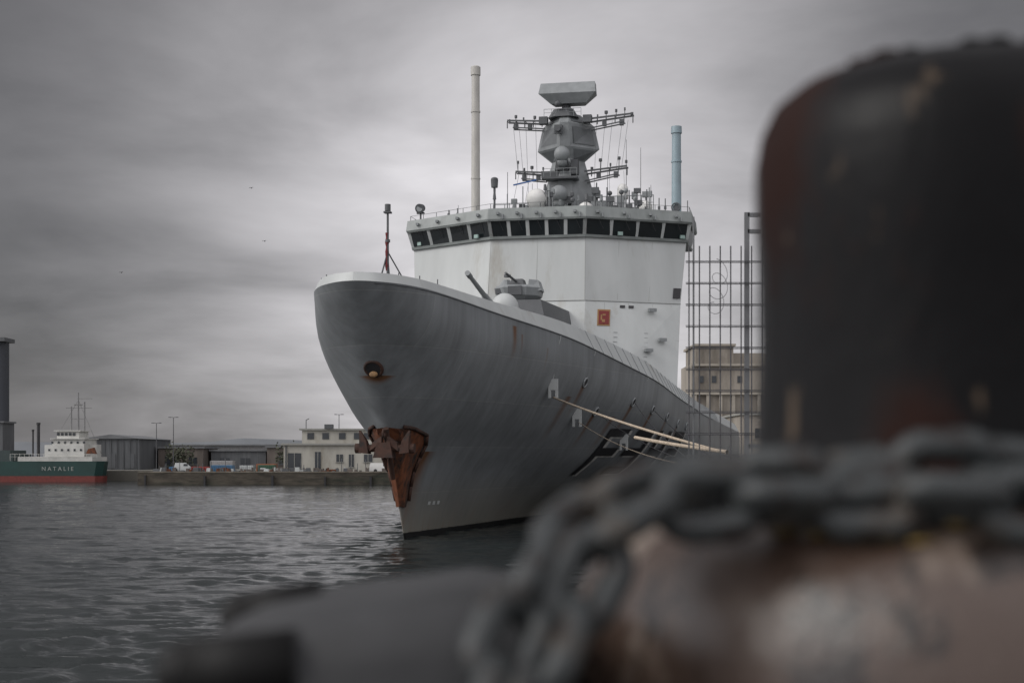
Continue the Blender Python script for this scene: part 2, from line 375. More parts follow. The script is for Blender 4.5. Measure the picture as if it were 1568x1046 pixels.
for p,q in zip(pl,pl[1:]):
    L=math.dist(p,q);n=max(2,int(L/1.1))
    for i in range(n+1): 
        x=p[0]+(q[0]-p[0])*i/n;y=p[1]+(q[1]-p[1])*i/n; b.cyl((x,y,18.9),(x,y,19.25),.02,n=5)
    b.cyl((*p,19.25),(*q,19.25),.013,n=5)
b.obj('roof_rails',darkg,ship)
b=B(); b.cyl((-8.6,42,18.9),(-8.6,42,19.5),.06); b.cyl((-8.6,41.7,19.75),(-8.55,42.1,19.85),.32,.26,16); b.box((-8.6,42,19.5),(.5,.2,.1))
b.obj('searchlight',darkg,ship)
b=B(); b.cyl((-8.6,41.68,19.75),(-8.6,41.72,19.75),.2,n=16); b.obj('searchlight_lens',midg,ship)
b=B(); b.cyl((-5.3,44,18),(-5.3,44,29.2),.30,.27,20); b.cyl((-5.3,44,29.0),(-5.3,44,29.55),.33,.33,20); b.sph((-5.3,44,29.5),.33,16,8,(1,1,.5))
b.cyl((-5.3,44,26.5),(-5.3,44,26.6),.32,n=20); b.cyl((-5.3,44,22.0),(-5.3,44,22.08),.32,n=20); b.obj('funnel_tube',poleL,ship,angle=.6)
b=B(); b.cyl((8.2,44,18),(8.2,44,24.7),.33,.29,20); b.cyl((8.2,44,24.5),(8.2,44,24.95),.36,.34,20); b.cyl((8.2,44,22.6),(8.2,44,22.7),.35,n=20)
b.obj('exhaust_tube',poleR,ship,angle=.6)
b=B(); ring(b,Vector((8.2,43.6,19.6)),Vector((0,-1,0)),.27,.05,20,6); b.cyl((8.2,43.65,19.6),(8.2,43.9,19.6),.2); b.obj('tube_hatch',darkg,ship)

# ------- main mast
MS=49.3
def octa(z,w,d,cx=0,cy=MS,k=.5):
    return [(cx-w,cy-d*k,z),(cx-w*k,cy-d,z),(cx+w*k,cy-d,z),(cx+w,cy-d*k,z),(cx+w,cy+d*k,z),(cx+w*k,cy+d,z),(cx-w*k,cy+d,z),(cx-w,cy+d*k,z)]
def hexa(z,w,d,cx=0,k=.25):
    return [(cx-w,MS,z),(cx-w*k,MS-d,z),(cx+w*k,MS-d,z),(cx+w,MS,z),(cx+w*k,MS+d,z),(cx-w*k,MS+d,z)]
b=B(); b.loft([hexa(18,2.3,2.3,.3,.3),hexa(21.5,1.8,1.8,.25,.28),hexa(24.0,1.15,1.3,.2,.25)]); b.obj('mast_tower',midg,ship)
def quad3(A,Bp,Cp,Dp,o):
    A,Bp,Cp,Dp=map(Vector,(A,Bp,Cp,Dp)); n=(Bp-A).cross(Dp-A).normalized(); 
    if n.y>0:n=-n
    c=(A+Bp+Cp+Dp)/4; sh=lambda p:c+(p-c)*.72+n*o
    return [sh(A),sh(Bp),sh(Cp),sh(Dp)]
hs=[hexa(23.9,1.1,1.1,.2,.3),hexa(24.8,2.2,1.6,.2,.16),hexa(26.4,1.85,1.9,.2,.16),hexa(27.25,.95,1.0,.1,.3)]
b=B(); b.loft(hs); b.obj('mast_head',midg,ship)
b=B()
for k in(0,1,2):
    for i in(0,2):
        q=quad3(hs[k][i],hs[k][i+1],hs[k+1][i+1],hs[k+1][i],.035); b.add(q,[(0,1,2,3)])
b.obj('array_panels',mat('panel_grey',(.12,.13,.135),.45,noise=.1),ship)
b=B(); b.loft([octa(26.9,1.05,.9,.0,MS-.7),octa(27.5,.7,.6,0,MS-.7)]); b.cyl((.15,MS-.6,27.4),(.15,MS-.6,28.1),.35,.28,16)
b.sph((-.3,MS-1.6,27.75),.22); b.box((-1.4,MS-1,26.75),(.6,.5,.5)); b.box((1.7,MS-1,26.75),(.6,.5,.5))
b.box((-.75,MS-1.0,22.9),(1.5,.8,.5)); b.box((0,MS-1.8,22.5),(2.3,1.2,.14)); b.box((-.1,MS-1.9,20.9),(1.8,1.2,.5)); b.box((.0,MS-1.3,23.5),(1.0,.8,.7),taper=.8)
b.box((.9,MS-1.6,23.3),(.5,.6,1.0)); b.box((-.2,MS-1.95,25.9),(.55,.2,.6)); b.cyl((-.2,MS-2.0,25.9),(-.2,MS-2.3,25.9),.2)
b.obj('mast_platforms',darkg,ship)
b=B()
for z,w,cy in((22.57,1.15,MS-2.4),(26.9,1.3,MS-1.4)):
    for x in np.linspace(-w,w,6): b.cyl((x,cy,z),(x,cy,z+.55),.02,n=4)
    b.cyl((-w,cy,z+.55),(w,cy,z+.55),.02,n=4); b.cyl((-w,cy,z+.3),(w,cy,z+.3),.015,n=4)
b.obj('platform_rails',midg,ship)
b=B(); o=.33
b.loft([[(-1.2+o,MS-1.2,27.85),(1.3+o,MS-1.2,27.85),(1.1+o,MS-.2,27.85),(-1.0+o,MS-.2,27.85)],
        [(-2.0+o,MS-1.6,28.5),(2.0+o,MS-1.6,28.5),(1.9+o,MS-.1,28.55),(-1.8+o,MS-.1,28.55)],
        [(-1.9+o,MS-1.2,29.3),(1.9+o,MS-1.2,29.3),(1.85+o,MS-.2,29.3),(-1.8+o,MS-.2,29.3)]])
b.obj('search_radar',midg,ship)
b=B(); b.sph((.1,MS-2.3,24.1),.55); b.sph((-.05,MS-2.6,21.3),.62); b.cyl((-.05,MS-2.4,20.3),(-.05,MS-2.6,21.0),.4); b.cyl((.1,MS-2.0,23.4),(.1,MS-2.3,23.8),.35)
b.obj('director_radomes',midg,ship,smooth=True)
b=B(); b.sph((-1.35,MS-4,20.75),.72); b.sph((4.15,MS-1,21.75),.38,sc=(1,1,1.1)); b.cyl((4.15,MS-1,21.1),(4.15,MS-1,21.7),.38,n=16); b.sph((2.0,MS-4,19.9),.55)
b.sph((5.9,MS-3,20.1),.5); b.obj('satcom_radomes',white,ship,smooth=True)
b=B(); R=random.Random(31)
for z,xl,xr in [(26.75,-4.0,4.85),(23.15,-3.4,4.45)]:
    for y in(-.35,.35):
        b.beam((xl,MS-.6+y,z+.15),(-1.2,MS-.6+y*1.5,z-.05),.11); b.beam((xr,MS-.6+y,z+.25),(1.5,MS-.6+y*1.5,z-.05),.11)
        b.beam((xl+.4,MS-.6+y,z-.35),(-1.3,MS-.6+y,z-.55),.08); b.beam((xr-.6,MS-.6+y,z-.25),(1.5,MS-.6+y,z-.7),.08)
    for x in np.arange(xl,-1.4,.62): b.cyl((x,MS-.95,z+.1),(x,MS-.95,z-.4),.04,n=5); b.cyl((x,MS-.95,z+.1),(x,MS-.25,z+.1),.03,n=5)
    for x in np.arange(xr,1.8,-.62): b.cyl((x,MS-.95,z+.1),(x,MS-.95,z-.4),.04,n=5)
    for x in(xl+.1,xl+.55,xl+1.1,xl+1.9,xr-.1,xr-.6,xr-1.2,xr-1.9,xr-2.5):
        h=R.uniform(.3,1.0); b.cyl((x,MS-.6,z+.1),(x,MS-.6,z+h),.03,n=5); b.cyl((x,MS-.6,z+h-.2),(x,MS-.6,z+h),R.uniform(.05,.12),n=8)
    for x in(xl+.6,xl+1.6,xr-.8,xr-2.): b.box((x,MS-.8,z-.3),(.28,.3,.4))
b.obj('yardarms',darkg,ship)
b=B()
for x in(-3.6,-3.2,-2.7,-2.0,2.3,2.9,3.4,4.1,4.5): b.cyl((x,MS-.8,26.6),(x*.9,MS-.9,23.2 if abs(x)>2.8 else 20),.014,n=4)
for x in(-3.2,-2.4,3.2,4.2): b.cyl((x,MS-.8,23.1),(x*1.1,MS-3,19),.014,n=4)
for x,z0,z1 in[(4.4,20,25.2),(5.4,20,24.6),(6.1,20,22.0),(-3.1,19.5,21),(3.1,20,23),(-2.2,20,22.4)]: b.cyl((x,MS-1,z0),(x,MS-1,z1),.03,.015,5)
b.obj('mast_wires',darkg,ship)
b=B(); b3=B(); R=random.Random(3)
for i in range(60):
    x=R.uniform(-3.4,6.9); y=R.uniform(44,48.5); h=R.uniform(.3,1.9); zb0=19.0; bb_=b if i%2 else b3
    bb_.cyl((x,y,zb0),(x,y,zb0+h+.6),.04,n=6)
    k=R.random()
    if k<.35: bb_.box((x,y,zb0+h+.6),(R.uniform(.2,.5),.3,R.uniform(.2,.5)))
    elif k<.6: bb_.cyl((x,y,zb0+h+.4),(x,y,zb0+h+.8),.12,.09,8)
    elif k<.75: bb_.sph((x,y,zb0+h+.6),.17,8,6)
for x in np.arange(2.5,6.6,.8): b.cyl((x,46,19),(x,46,20.9),.03,n=5)
b.cyl((2.5,46,20.9),(6.5,46,20.9),.03,n=5); b.cyl((2.5,46,20.4),(6.5,46,20.4),.02,n=5)
for x in np.arange(-4.5,-.5,.8): b.cyl((x,46,19),(x,46,20.6),.03,n=5)
b.cyl((-4.5,46,20.6),(-.9,46,20.6),.03,n=5)
b.box((2.9,47,19.8),(1.4,1.2,1.8)); b.box((4.1,47.5,20.2),(.5,.5,1.8)); b.box((-2.3,47,19.7),(.9,.8,1.5)); b.box((5.2,47,19.6),(1.6,1,1.2))
for x,z in((-1.9,21.0),(2.4,21.4)):
    b3.cyl((x,MS-1.5,19),(x,MS-1.5,z),.1,n=8); b3.box((x,MS-1.5,z),(.5,.4,.5)); b3.cyl((x,MS-1.5,z+.2),(x,MS-1.5,z+.8),.05,n=6); b3.box((x,MS-1.5,z-.7),(.9,.5,.08))
b.obj('roof_equipment',midg,ship); b3.obj('roof_equipment_dark',darkg,ship)
b=B(); b.beam((-3.1,46,21.9),(-1.5,46,22.2),.09); b.obj('pennant',blue,ship)
b=B()
b.cyl((-4.0,44,18.9),(-4.0,44,20.6),.07); b.cyl((-4.0,44,20.6),(-4.0,44,21.1),.12,.07); b.cyl((-4,44,21.4),(-4,44,21.9),.22,.25,12); b.sph((-4,44,21.95),.25,12,8,(1,1,.6)); b.cyl((-4,44,21.1),(-4,44,21.4),.08)
b.cyl((-3.1,44,18.9),(-3.1,44,22.4),.03,.02,5); b.cyl((-3.4,44,18.9),(-3.3,44,19.9),.04)
for x in(-6.8,-6.2,-1.9,-.6,1.2,7.2,7.6): b.cyl((x,42.5,18.9),(x,42.5,19.6+R.random()*.5),.035,n=6); b.box((x,42.5,19.4),(.15,.15,.2))
b.cyl((-6.5,44,18.9),(-6.5,44,20.3),.02,.015,5); b.cyl((9.0,43,18.9),(9.0,43,19.9),.03,n=5)
b.obj('roof_antennas',darkg,ship)

# guns
b=B(); b.loft([[(-3.0,28.3,7),(3.0,28.3,7),(3.2,37.5,7),(-3.2,37.5,7)],[(-1.6,30.2,12.3),(1.6,30.2,12.3),(2.2,38,12.3),(-2.2,38,12.3)]])
b.obj('gun_deckhouse',darkg,ship)  # whole house is dark grey to paint in the shade on its port side
b=B(); b.sph((.1,27.3,11.55),.78,16,10,(1,1.1,1.05)); b.loft([octa(8,1.6,1.8,0,27.3),octa(11.0,1.3,1.5,0,27.3),octa(11.6,.8,1.0,0,27.5)])
b.obj('gun_turret',light,ship,angle=.7)
b=B(); b.cyl((-.45,26.6,11.6),(-.88,22.6,12.85),.15,.11,14); b.cyl((-.42,26.9,11.5),(-.6,25.3,12.0),.21,.18,14); b.cyl((-.85,22.9,12.76),(-.9,22.45,12.9),.145,.145,14)
b.obj('gun_barrel',midg,ship,angle=.6)
b=B(); b.loft([octa(12.3,.9,.9,.1,31.5),octa(12.6,1.25,1.2,.1,31.5),octa(13.05,1.35,1.3,.1,31.5),octa(13.2,1.2,1.1,.1,31.5)])
b.loft([octa(13.2,.35,.5,-.65,31.3),octa(13.6,.2,.3,-.65,31.5)]); b.loft([[(.75,30.6,12.7),(1.5,30.8,12.9),(1.5,32,12.9),(.75,32,12.7)],[(.8,30.8,13.55),(1.3,31,13.5),(1.3,32,13.5),(.8,32,13.55)]])
b.obj('close_in_gun_mount',midg,ship)
b=B(); b.box((.15,31.0,13.3),(.9,1.2,.5),taper=.7); b.cyl((.1,30.5,13.4),(-.2,29.0,13.7),.07); b.cyl((-.5,31,13.7),(-.5,31,13.85),.2); b.box((.1,30.3,12.85),(.8,.3,.5)); b.box((-.9,30.6,12.85),(.4,.3,.3))
b.obj('close_in_gun',darkg,ship)

# jackstaff
b=B(); J=Vector((1.05,.95,9.95))
b.cyl(J,J+Vector((0,0,2.7)),.05,.04,8); b.cyl(J+Vector((-.25,-.1,0)),J+Vector((0,0,1.0)),.03); b.cyl(J+Vector((.5,.4,0)),J+Vector((0,0,1.0)),.025); b.cyl(J+Vector((-.1,.6,0)),J+Vector((0,0,.9)),.025)
b.box(J+Vector((0,0,2.45)),(.26,.26,.06)); b.cyl(J+Vector((0,0,2.5)),J+Vector((0,0,2.75)),.11,.11,10); b.cyl(J+Vector((0,0,1.35)),J+Vector((0,0,1.45)),.09)
b.obj('jackstaff',darkg,ship)
b=B(); S=[]
for i in range(9):
    z=.3+1.4*i/8; w=.025+.035*math.sin(i*1.3)**2
    S.append([J+Vector((-w*1.2-.03,-.02,z)),J+Vector((-.02,-w-.03,z)),J+Vector((w,.0,z)),J+Vector((0,w,z))])
b.loft(S); b.obj('furled_jack',mat('dark_red_cloth',(.12,.012,.014),.8),ship)
b=B()
for s in(1.2,2.2,3.4): 
    for sd in(1,-1): x=half(s,1)-.3; b.cyl((sd*x,s,9.9),(sd*x,s,10.2),.02)
b.obj('bow_fittings',darkg,ship)

# mooring lines
Mw=Matrix.Translation((-5.8,51.75,0))@Matrix.Rotation(-TH,4,'Z')
lines=empty('mooring_lines')
def wl(s,z,off=.1): return Mw@hz(s,z,1,off)
rope('heavy_line',[wl(14.2,6.2,.3),(6.05,40,3.52)],.045,ropem,lines,sag=.10)
rope('heavy_line_b',[(3.9,45.0,4.02),(6.05,40,3.56)],.055,ropem,lines,sag=.03)
rope('spring_line',[wl(20.5,5.6),(7.3,56,3.1)],.016,wire,lines,sag=.3)
rope('spring_line_b',[wl(18.4,5.2,.3),(6.4,52,3.1)],.016,ropem,lines,sag=.3)
rope('spring_line_c',[wl(24.5,6.2),(6.8,52,3.1)],.016,wire,lines,sag=.3)
rope('spring_line_d',[wl(28,5.9),(10,68,3.1)],.016,wire,lines,sag=.2)

# ---------------------------------------------------------------- water
def water():
    rows=780; cols=780
    Y1=300
    Yv=12*np.exp(np.linspace(0,1,rows)*math.log(Y1/12)); U=np.linspace(-.50,.26,cols)
    yy,uu=np.meshgrid(Yv,U,indexing='ij'); xx=uu*yy
    h=np.zeros_like(xx); rs=np.random.RandomState(5)
    cell=yy*math.log(Y1/12)/rows
    wx=xx+.5*np.sin(yy*.83+xx*.31)+.28*np.sin(xx*1.9-yy*1.1+.7); wy=yy+.35*np.sin(xx*.51-yy*.27+1)+.16*np.sin(xx*.9+yy*2.1)
    for i in range(120):
        lam=math.exp(rs.uniform(math.log(.24),math.log(2.0))); ang=math.radians(rs.normal(-84,24)); k=2*math.pi/lam
        amp=.0052*lam**.8; ph=rs.uniform(0,6.28)
        fade=np.clip((lam/(cell*2.6))-.6,0,1)
        pha=k*(wx*math.cos(ang)+wy*math.sin(ang))+ph
        h+=amp*fade*(np.sin(pha)+.28*np.sin(2*pha+1.5))
    g=.8+.35*np.sin(xx*.09+yy*.05+1)*np.sin(yy*.07-xx*.04)+.2*np.sin(xx*.31+2)*np.sin(yy*.23)
    h*=np.clip(g,.3,1.35)
    edge=np.clip(1-(yy-230)/60,0,1); h*=edge
    vs=np.stack([xx,yy,h],-1).reshape(-1,3)
    idx=np.arange(rows*cols).reshape(rows,cols)
    f=np.stack([idx[:-1,:-1],idx[:-1,1:],idx[1:,1:],idx[1:,:-1]],-1).reshape(-1,4)
    n0=len(vs); Rr=6000
    extra=np.array([[-Rr,-500,-.25],[Rr,-500,-.25],[Rr,Rr,-.25],[-Rr,Rr,-.25]])
    vs=np.concatenate([vs,extra]); f=np.concatenate([f,[[n0,n0+1,n0+2,n0+3]]])
    me=bpy.data.meshes.new('water'); me.vertices.add(len(vs)); me.vertices.foreach_set('co',vs.ravel())
    me.loops.add(len(f)*4); me.loops.foreach_set('vertex_index',f.ravel().astype(np.int32))
    me.polygons.add(len(f)); me.polygons.foreach_set('loop_start',np.arange(0,len(f)*4,4,dtype=np.int32)); me.polygons.foreach_set('use_smooth',np.ones(len(f),dtype=bool))
    me.update(calc_edges=True); me.validate()
    m=bpy.data.materials.new('harbour_water'); m.use_nodes=True; nt=m.node_tree; b=nt.nodes['Principled BSDF']
    b.inputs['Base Color'].default_value=(.016,.020,.020,1); b.inputs['Roughness'].default_value=.08; b.inputs['IOR'].default_value=1.36
    tc=nt.nodes.new('ShaderNodeTexCoord')
    hs=None
    for sc,st,(sx,sy) in[(3.2,.028,(.6,1.7)),(9,.009,(.6,1.6))]:
        mp=nt.nodes.new('ShaderNodeMapping'); mp.inputs['Scale'].default_value=(sx,sy,1); mp.inputs['Rotation'].default_value=(0,0,.12)
        nt.links.new(tc.outputs['Object'],mp.inputs[0])
        n=nt.nodes.new('ShaderNodeTexNoise'); n.inputs['Scale'].default_value=sc; n.inputs['Detail'].default_value=3; nt.links.new(mp.outputs[0],n.inputs[0])
        bp=nt.nodes.new('ShaderNodeBump'); bp.inputs['Strength'].default_value=1; bp.inputs['Distance'].default_value=st
        nt.links.new(n.outputs[0],bp.inputs['Height'])
        if hs: nt.links.new(hs.outputs[0],bp.inputs['Normal'])
        hs=bp
    nt.links.new(hs.outputs[0],b.inputs['Normal'])
    me.materials.append(m); o=bpy.data.objects.new('water',me); col.objects.link(o)
water()

# ---------------------------------------------------------------- quays and land
asphalt=mat('quay_surface',(.09,.09,.085),.9,noise=.3,nscale=2,bump=.02)
def prism(name,poly,z0,z1,m,parent=None):
    b=B(); b.loft([[(x,y,z0) for x,y in poly],[(x,y,z1) for x,y in poly]]); return b.obj(name,m,parent)
prism('quay',[(-6,-8),(60,-8),(60,171),(29,171),(5.6,49.5),(2.3,18),(1.5,10),(1.0,6),(.5,1.7),(-6,1.7)],-3,3.0,asphalt)
quaystone=mat('harbour_wall_stone',(.060,.052,.040),.9,noise=.5,nscale=1.5,c2=(.022,.026,.017),c2amt=.55,c2scale=.6,stretch=(.4,1,1.5),bump=.08)
far=prism('far_pier',[(-42.9,163),(60,163),(60,186.5),(-42.9,186.5)],-3,1.35,quaystone)
b=B(); b.box((8,163.2,1.42),(101.6,.5,.14)); b.obj('coping',mat('coping_stone',(.14,.125,.10),.9,noise=.5,nscale=.7),far)
b=B(); R=random.Random(21)
x=-42
while x<0: b.box((x,162.85,.35),(R.uniform(.15,.3),.25,R.uniform(1.1,1.6))); x+=R.uniform(3,9)
b.obj('timber_fenders',black,far)
prism('far_shore_ground',[(-900,187),(900,187),(1500,1500),(-1500,1500)],-3,1.3,mat('shore_ground',(.11,.105,.09),.95,noise=.4,nscale=.1))
b=B(); P0=[];P1=[];P2=[]
for i in range(121):
    x=-700+i*10
    hgt=3.5+6*math.exp(-((x+168)/32)**2)+3*math.exp(-((x+215)/20)**2)+.6*math.sin(i*.37)+4*math.exp(-((x+330)/80)**2)+4*math.exp(-((x-60)/120)**2)+random.uniform(0,.5)
    P0.append((x,880,1)); P1.append((x,900,3+hgt)); P2.append((x,1100,4+hgt))
b.grid([P0,P1,P2]); b.obj('distant_hills',mat('hazy_hill',(.13,.14,.15),1,noise=.2,nscale=.02),smooth=True)

def building(name,x0,x1,y0,y1,z0,z1,m,roofm=None,over=.25,rt=.25,win=None,wm=None,front=True):
    e=empty(name); b=B(); b.box(((x0+x1)/2,(y0+y1)/2,(z0+z1)/2),(x1-x0,y1-y0,z1-z0)); b.obj('walls',m,e)
    b=B(); b.box(((x0+x1)/2,(y0+y1)/2,z1+rt/2),(x1-x0+2*over,y1-y0+2*over,rt)); b.obj('roof',roofm or m,e)
    if win:
        b=B(); b2=B()
        for (wx,wz,w,h) in win:
            b.box((wx,y0-.01,wz),(w,.08,h)); b2.box((wx,y0-.06,wz-h/2-.05),(w+.16,.14,.08)); b2.box((wx,y0-.06,wz),(.06,.06,h))
        b.obj('windows',wm or glass,e); b2.obj('sills',roofm or m,e)
    return e
wb=mat('stained_render',(.36,.35,.31),.9,noise=.2,nscale=.8,c2=(.20,.185,.15),c2amt=.54,c2scale=.4,stretch=(1,1,.4))
rf=mat('flat_roof_edge',(.25,.25,.23),.8)
dkw=mat('dark_window',(.025,.03,.035),.2)
e=building('white_harbour_office',-27.3,-12,170,180,1.35,4.55,wb,rf,.3,.22,[(-26.0,2.7,1.6,1.8),(-23.2,2.6,.7,2.3),(-20.6,3.0,.8,.9),(-19.2,2.7,.6,1.5),(-17.2,3.0,1.0,.9)],dkw)
e2=B(); e2.box((-19.5,174,5.55),(11.5,6,1.6)); e2.obj('upper_storey',wb,e)
e2=B(); e2.box((-19.5,174,6.45),(12.1,6.6,.2)); e2.obj('upper_roof',rf,e)
e2=B()
for x in (-24.2,-22.4,-20.4,-18.6,-17.4,-15.6): e2.box((x,170.97,5.65),(.8,.08,.75))
e2.obj('upper_windows',dkw,e)
e2=B(); e2.cyl((-24.9,172,6.5),(-24.9,172,7.6),.05); e2.cyl((-24.9,172,7.6),(-24.5,171.6,7.75),.05); e2.box((-27.0,169.9,3.0),(.15,.12,3)); e2.box((-22,171,6.8),(1,1,.5)); e2.obj('roof_fittings',darkg,e)
shed=mat('corrugated_shed',(.085,.09,.095),.8,noise=.3,nscale=.5,stretch=(6,1,.3))
shed2=mat('brown_warehouse',(.10,.085,.075),.85,noise=.3,nscale=.5,stretch=(3,1,.5))
def gable(name,x0,x1,y0,y1,z0,z1,zr,m,rm):
    e=empty(name); b=B(); b.box(((x0+x1)/2,(y0+y1)/2,(z0+z1)/2),(x1-x0,y1-y0,z1-z0)); b.obj('walls',m,e)
    b=B(); xm=(x0+x1)/2; o=.3
    b.loft([[(x0-o,y0-o,z1),(x1+o,y0-o,z1),(xm,y0-o,zr)],[(x0-o,y1+o,z1),(x1+o,y1+o,z1),(xm,y1+o,zr)]]); b.obj('roof',rm,e)
    b=B()
    n=max(2,int((x1-x0)/2.4))
    for i in range(n): b.box((x0+(i+.5)*(x1-x0)/n,y0-.02,z0+1.2),(1.3,.1,2.0))
    for i in range(n*3): b.box((x0+(i+.5)*(x1-x0)/n/3,y0-.05,(z0+z1)/2),(.08,.1,z1-z0-.02))
    b.obj('doors',darkg,e); return e
rsh=mat('shed_roof',(.12,.125,.13),.7,noise=.2,nscale=.5)
gable('warehouse',-59.5,-51.6,197,215,1.3,5.6,6.2,shed,rsh)
building('storage_shed',-51,-44.5,205,215,1.3,4.3,shed2,rsh,win=[(-49,2.5,2,1.6),(-46,2.5,1.2,1)],wm=dkw)
building('storage_shed',-44,-36,208,218,1.3,3.9,shed,rsh,win=[(-42,2.3,1.4,1.2),(-39,2.3,1.4,1.2)],wm=dkw)
building('storage_shed',-35.5,-28,206,216,1.3,4.4,shed2,rsh,win=[(-33,2.6,1.5,1.2),(-30,2.6,1.2,1.2)],wm=dkw)
building('low_depot',-56,-30,230,240,1.3,4.8,mat('depot_wall',(.14,.14,.14),.8,noise=.2),rsh)
e=empty('grain_silo'); b=B(); 
for i in range(5): b.cyl((-80.7-i*3.4,222,1.3),(-80.7-i*3.4,222,21),2.1,n=28)
b.obj('tubes',mat('silo_dark',(.05,.055,.065),.8,noise=.2,nscale=.3,stretch=(1,1,.2)),e,angle=.6)
b=B(); b.box((-86.5,222,21.2),(16.2,4.6,.6)); b.obj('headhouse',darkg,e)
building('silo_annex',-90,-77.0,215,220,1.3,8.2,shed,rsh)
b=B(); b.cyl((-66.6,200,1.3),(-66.6,200,7.8),.22); b.cyl((-66.6,200,7.6),(-66.6,200,7.9),.28); b.obj('black_chimney',black)
b=B(); b.cyl((-67.7,201,1.3),(-67.7,201,6.8),.12); b.cyl((-67.7,201,6.7),(-67.7,201,6.95),.18); b.obj('black_chimney.001',black)
for i,(x,y,h,n) in enumerate([(-44.0,176,7.3,'street_lamp'),(-41.9,176,8.0,'street_lamp'),(-22.5,185,8.6,'street_lamp')]):
    b=B(); b.cyl((x,y,1.35),(x,y,h),.07,.04,8); b.cyl((x,y,h),(x-.4,y,h+.05),.03); b.cyl((x,y,h),(x+.4,y,h+.05),.03); b.box((x-.45,y,h+.03),(.3,.2,.08)); b.box((x+.45,y,h+.03),(.3,.2,.08)); b.obj(n,wire)
def container(x,y,w,m,z=1.36,h=1.1):
    b=B(); b.box((x,y,z+h/2),(w,1.6,h))
    for i in range(int(w/.25)): b.box((x-w/2+.12+i*.25,y-.83,z+h/2),(.1,.06,h-.14))
    b.obj('shipping_container',m)
cr=mat('container_red',(.22,.03,.025),.6,noise=.2); co=mat('container_orange',(.25,.09,.04),.6,noise=.2); cg=mat('container_green',(.04,.10,.06),.6); cb_=mat('container_blue',(.05,.13,.23),.6,noise=.2)
container(-34.6,170,2.6,cb_,h=.8); container(-37.6,172,2.2,cr,h=.6); container(-32,172,1.6,light,h=.75); container(-40.2,171,1.7,cb_,h=.6); container(-29.8,173,2.0,cg,h=.8)
container(-35.8,176,2.8,mat('container_grey',(.3,.3,.3),.6),h=1.3); container(-30.5,177,2.4,co,h=.9)
def van(x,y,m,l=2.2):
    e=empty('parked_van'); b=B(); b.loft([[(x-l/2,y-.45,1.5),(x+l/2,y-.45,1.5),(x+l/2,y+.45,1.5),(x-l/2,y+.45,1.5)],[(x-l/2,y-.45,2.0),(x+l/2,y-.45,1.95),(x+l/2,y+.45,1.95),(x-l/2,y+.45,2.0)],[(x-l/2+.1,y-.4,2.45),(x+l/2-.6,y-.4,2.45),(x+l/2-.6,y+.4,2.45),(x-l/2+.1,y+.4,2.45)]]); b.obj('body',m,e)
    b=B(); b.box((x+.45,y-.44,2.2),(.5,.04,.25)); b.obj('window',dkw,e)
    b=B()
    for dx in(-.7,.7): b.cyl((x+dx,y-.5,1.55),(x+dx,y-.35,1.55),.2)
    b.obj('wheels',black,e)
van(-15.2,166,white,2.8); van(-38.9,168,light,1.8)
e=empty('quayside_clutter'); bs=[B() for _ in range(4)]; R=random.Random(11)
for i in range(120):
    x=R.uniform(-42,-14); y=R.uniform(165,169); w=R.uniform(.15,.8); h=R.uniform(.15,.6)
    bs[R.randrange(4)].box((x,y,1.35+h/2),(w,.5,h),taper=R.uniform(.7,1))
for i in range(18): x=R.uniform(-42,-12); bs[0].cyl((x,165,1.35),(x,165,R.uniform(2,3)),.04)
for k,(bb,m) in enumerate(zip(bs,(darkg,shed2,rust2,light))): bb.obj('crates_%d'%k,m,e)
e=empty('tree_cluster'); b=B(); R=random.Random(4)
for cx in (-29,-30.5,-32,-46,-47.5,-28.2):
    b.cyl((cx,200,1.3),(cx,200,3),.12)
    for i in range(170):
        a=R.uniform(0,6.28); rr=R.random()**.5*1.3; z=3.3+R.gauss(0,.65); p=Vector((cx+rr*math.cos(a),200+rr*math.sin(a),z)); u=Vector((R.gauss(0,1),R.gauss(0,1),R.gauss(0,1))).normalized()*.17; w=u.orthogonal().normalized()*.17
        b.add([p-u,p+w,p+u,p-w],[(0,1,2,3)])
b.obj('foliage',mat('foliage',(.05,.055,.035),.9,noise=.5,nscale=.9),e)

# coaster ship on the left
cs=empty('green_cargo_ship',(-1.2,0,0))
hg=mat('green_hull',(.007,.034,.030),.5,noise=.3,nscale=.5); hr=mat('red_boot',(.13,.024,.018),.6,noise=.35)
def chull(z0,z1,m,name,g=0):
    b=B(); S=[]
    for z,dx in((z0,0),(z1,g)):
        xr=-50.6+dx; S.append([(-110,179,z),(-110,188,z),(xr-5,188,z),(xr-2.2,186,z),(xr,181.5,z),(xr,179.8,z),(xr-.8,179,z)])
    b.loft(S); b.obj(name,m,cs)
chull(-1,.72,hr,'boot_topping',.15); chull(.723,2.55,hg,'topsides',.3)
cw=mat('coaster_white',(.50,.50,.47),.5,noise=.15,nscale=1)
b=B(); b.box((-56.4,182.5,2.85),(9.4,6.5,.55)); b.obj('poop_bulwark',cw,cs)
b=B(); b.box((-55.3,182.5,3.9),(5.0,6,1.5)); b.box((-54.9,182.5,4.9),(4.0,5.4,1.1)); b.box((-55.1,182.3,5.9),(2.8,4,.95)); b.box((-55.1,182.3,6.43),(3.4,4.6,.12)); b.box((-54.9,182.5,5.42),(4.4,6,.1)); b.box((-52.4,182.5,3.9),(1.2,2,1.6)); b.obj('superstructure',cw,cs)
b=B()
for x in np.arange(-56.3,-53.8,.5): b.box((x,180.27,6.0),(.36,.08,.36))
for x in np.arange(-57.2,-53,.8): b.box((x,179.47,4.0),(.24,.08,.26)); b.box((x+.3,179.77,4.95),(.24,.08,.26))
b.obj('portholes',dkw,cs)
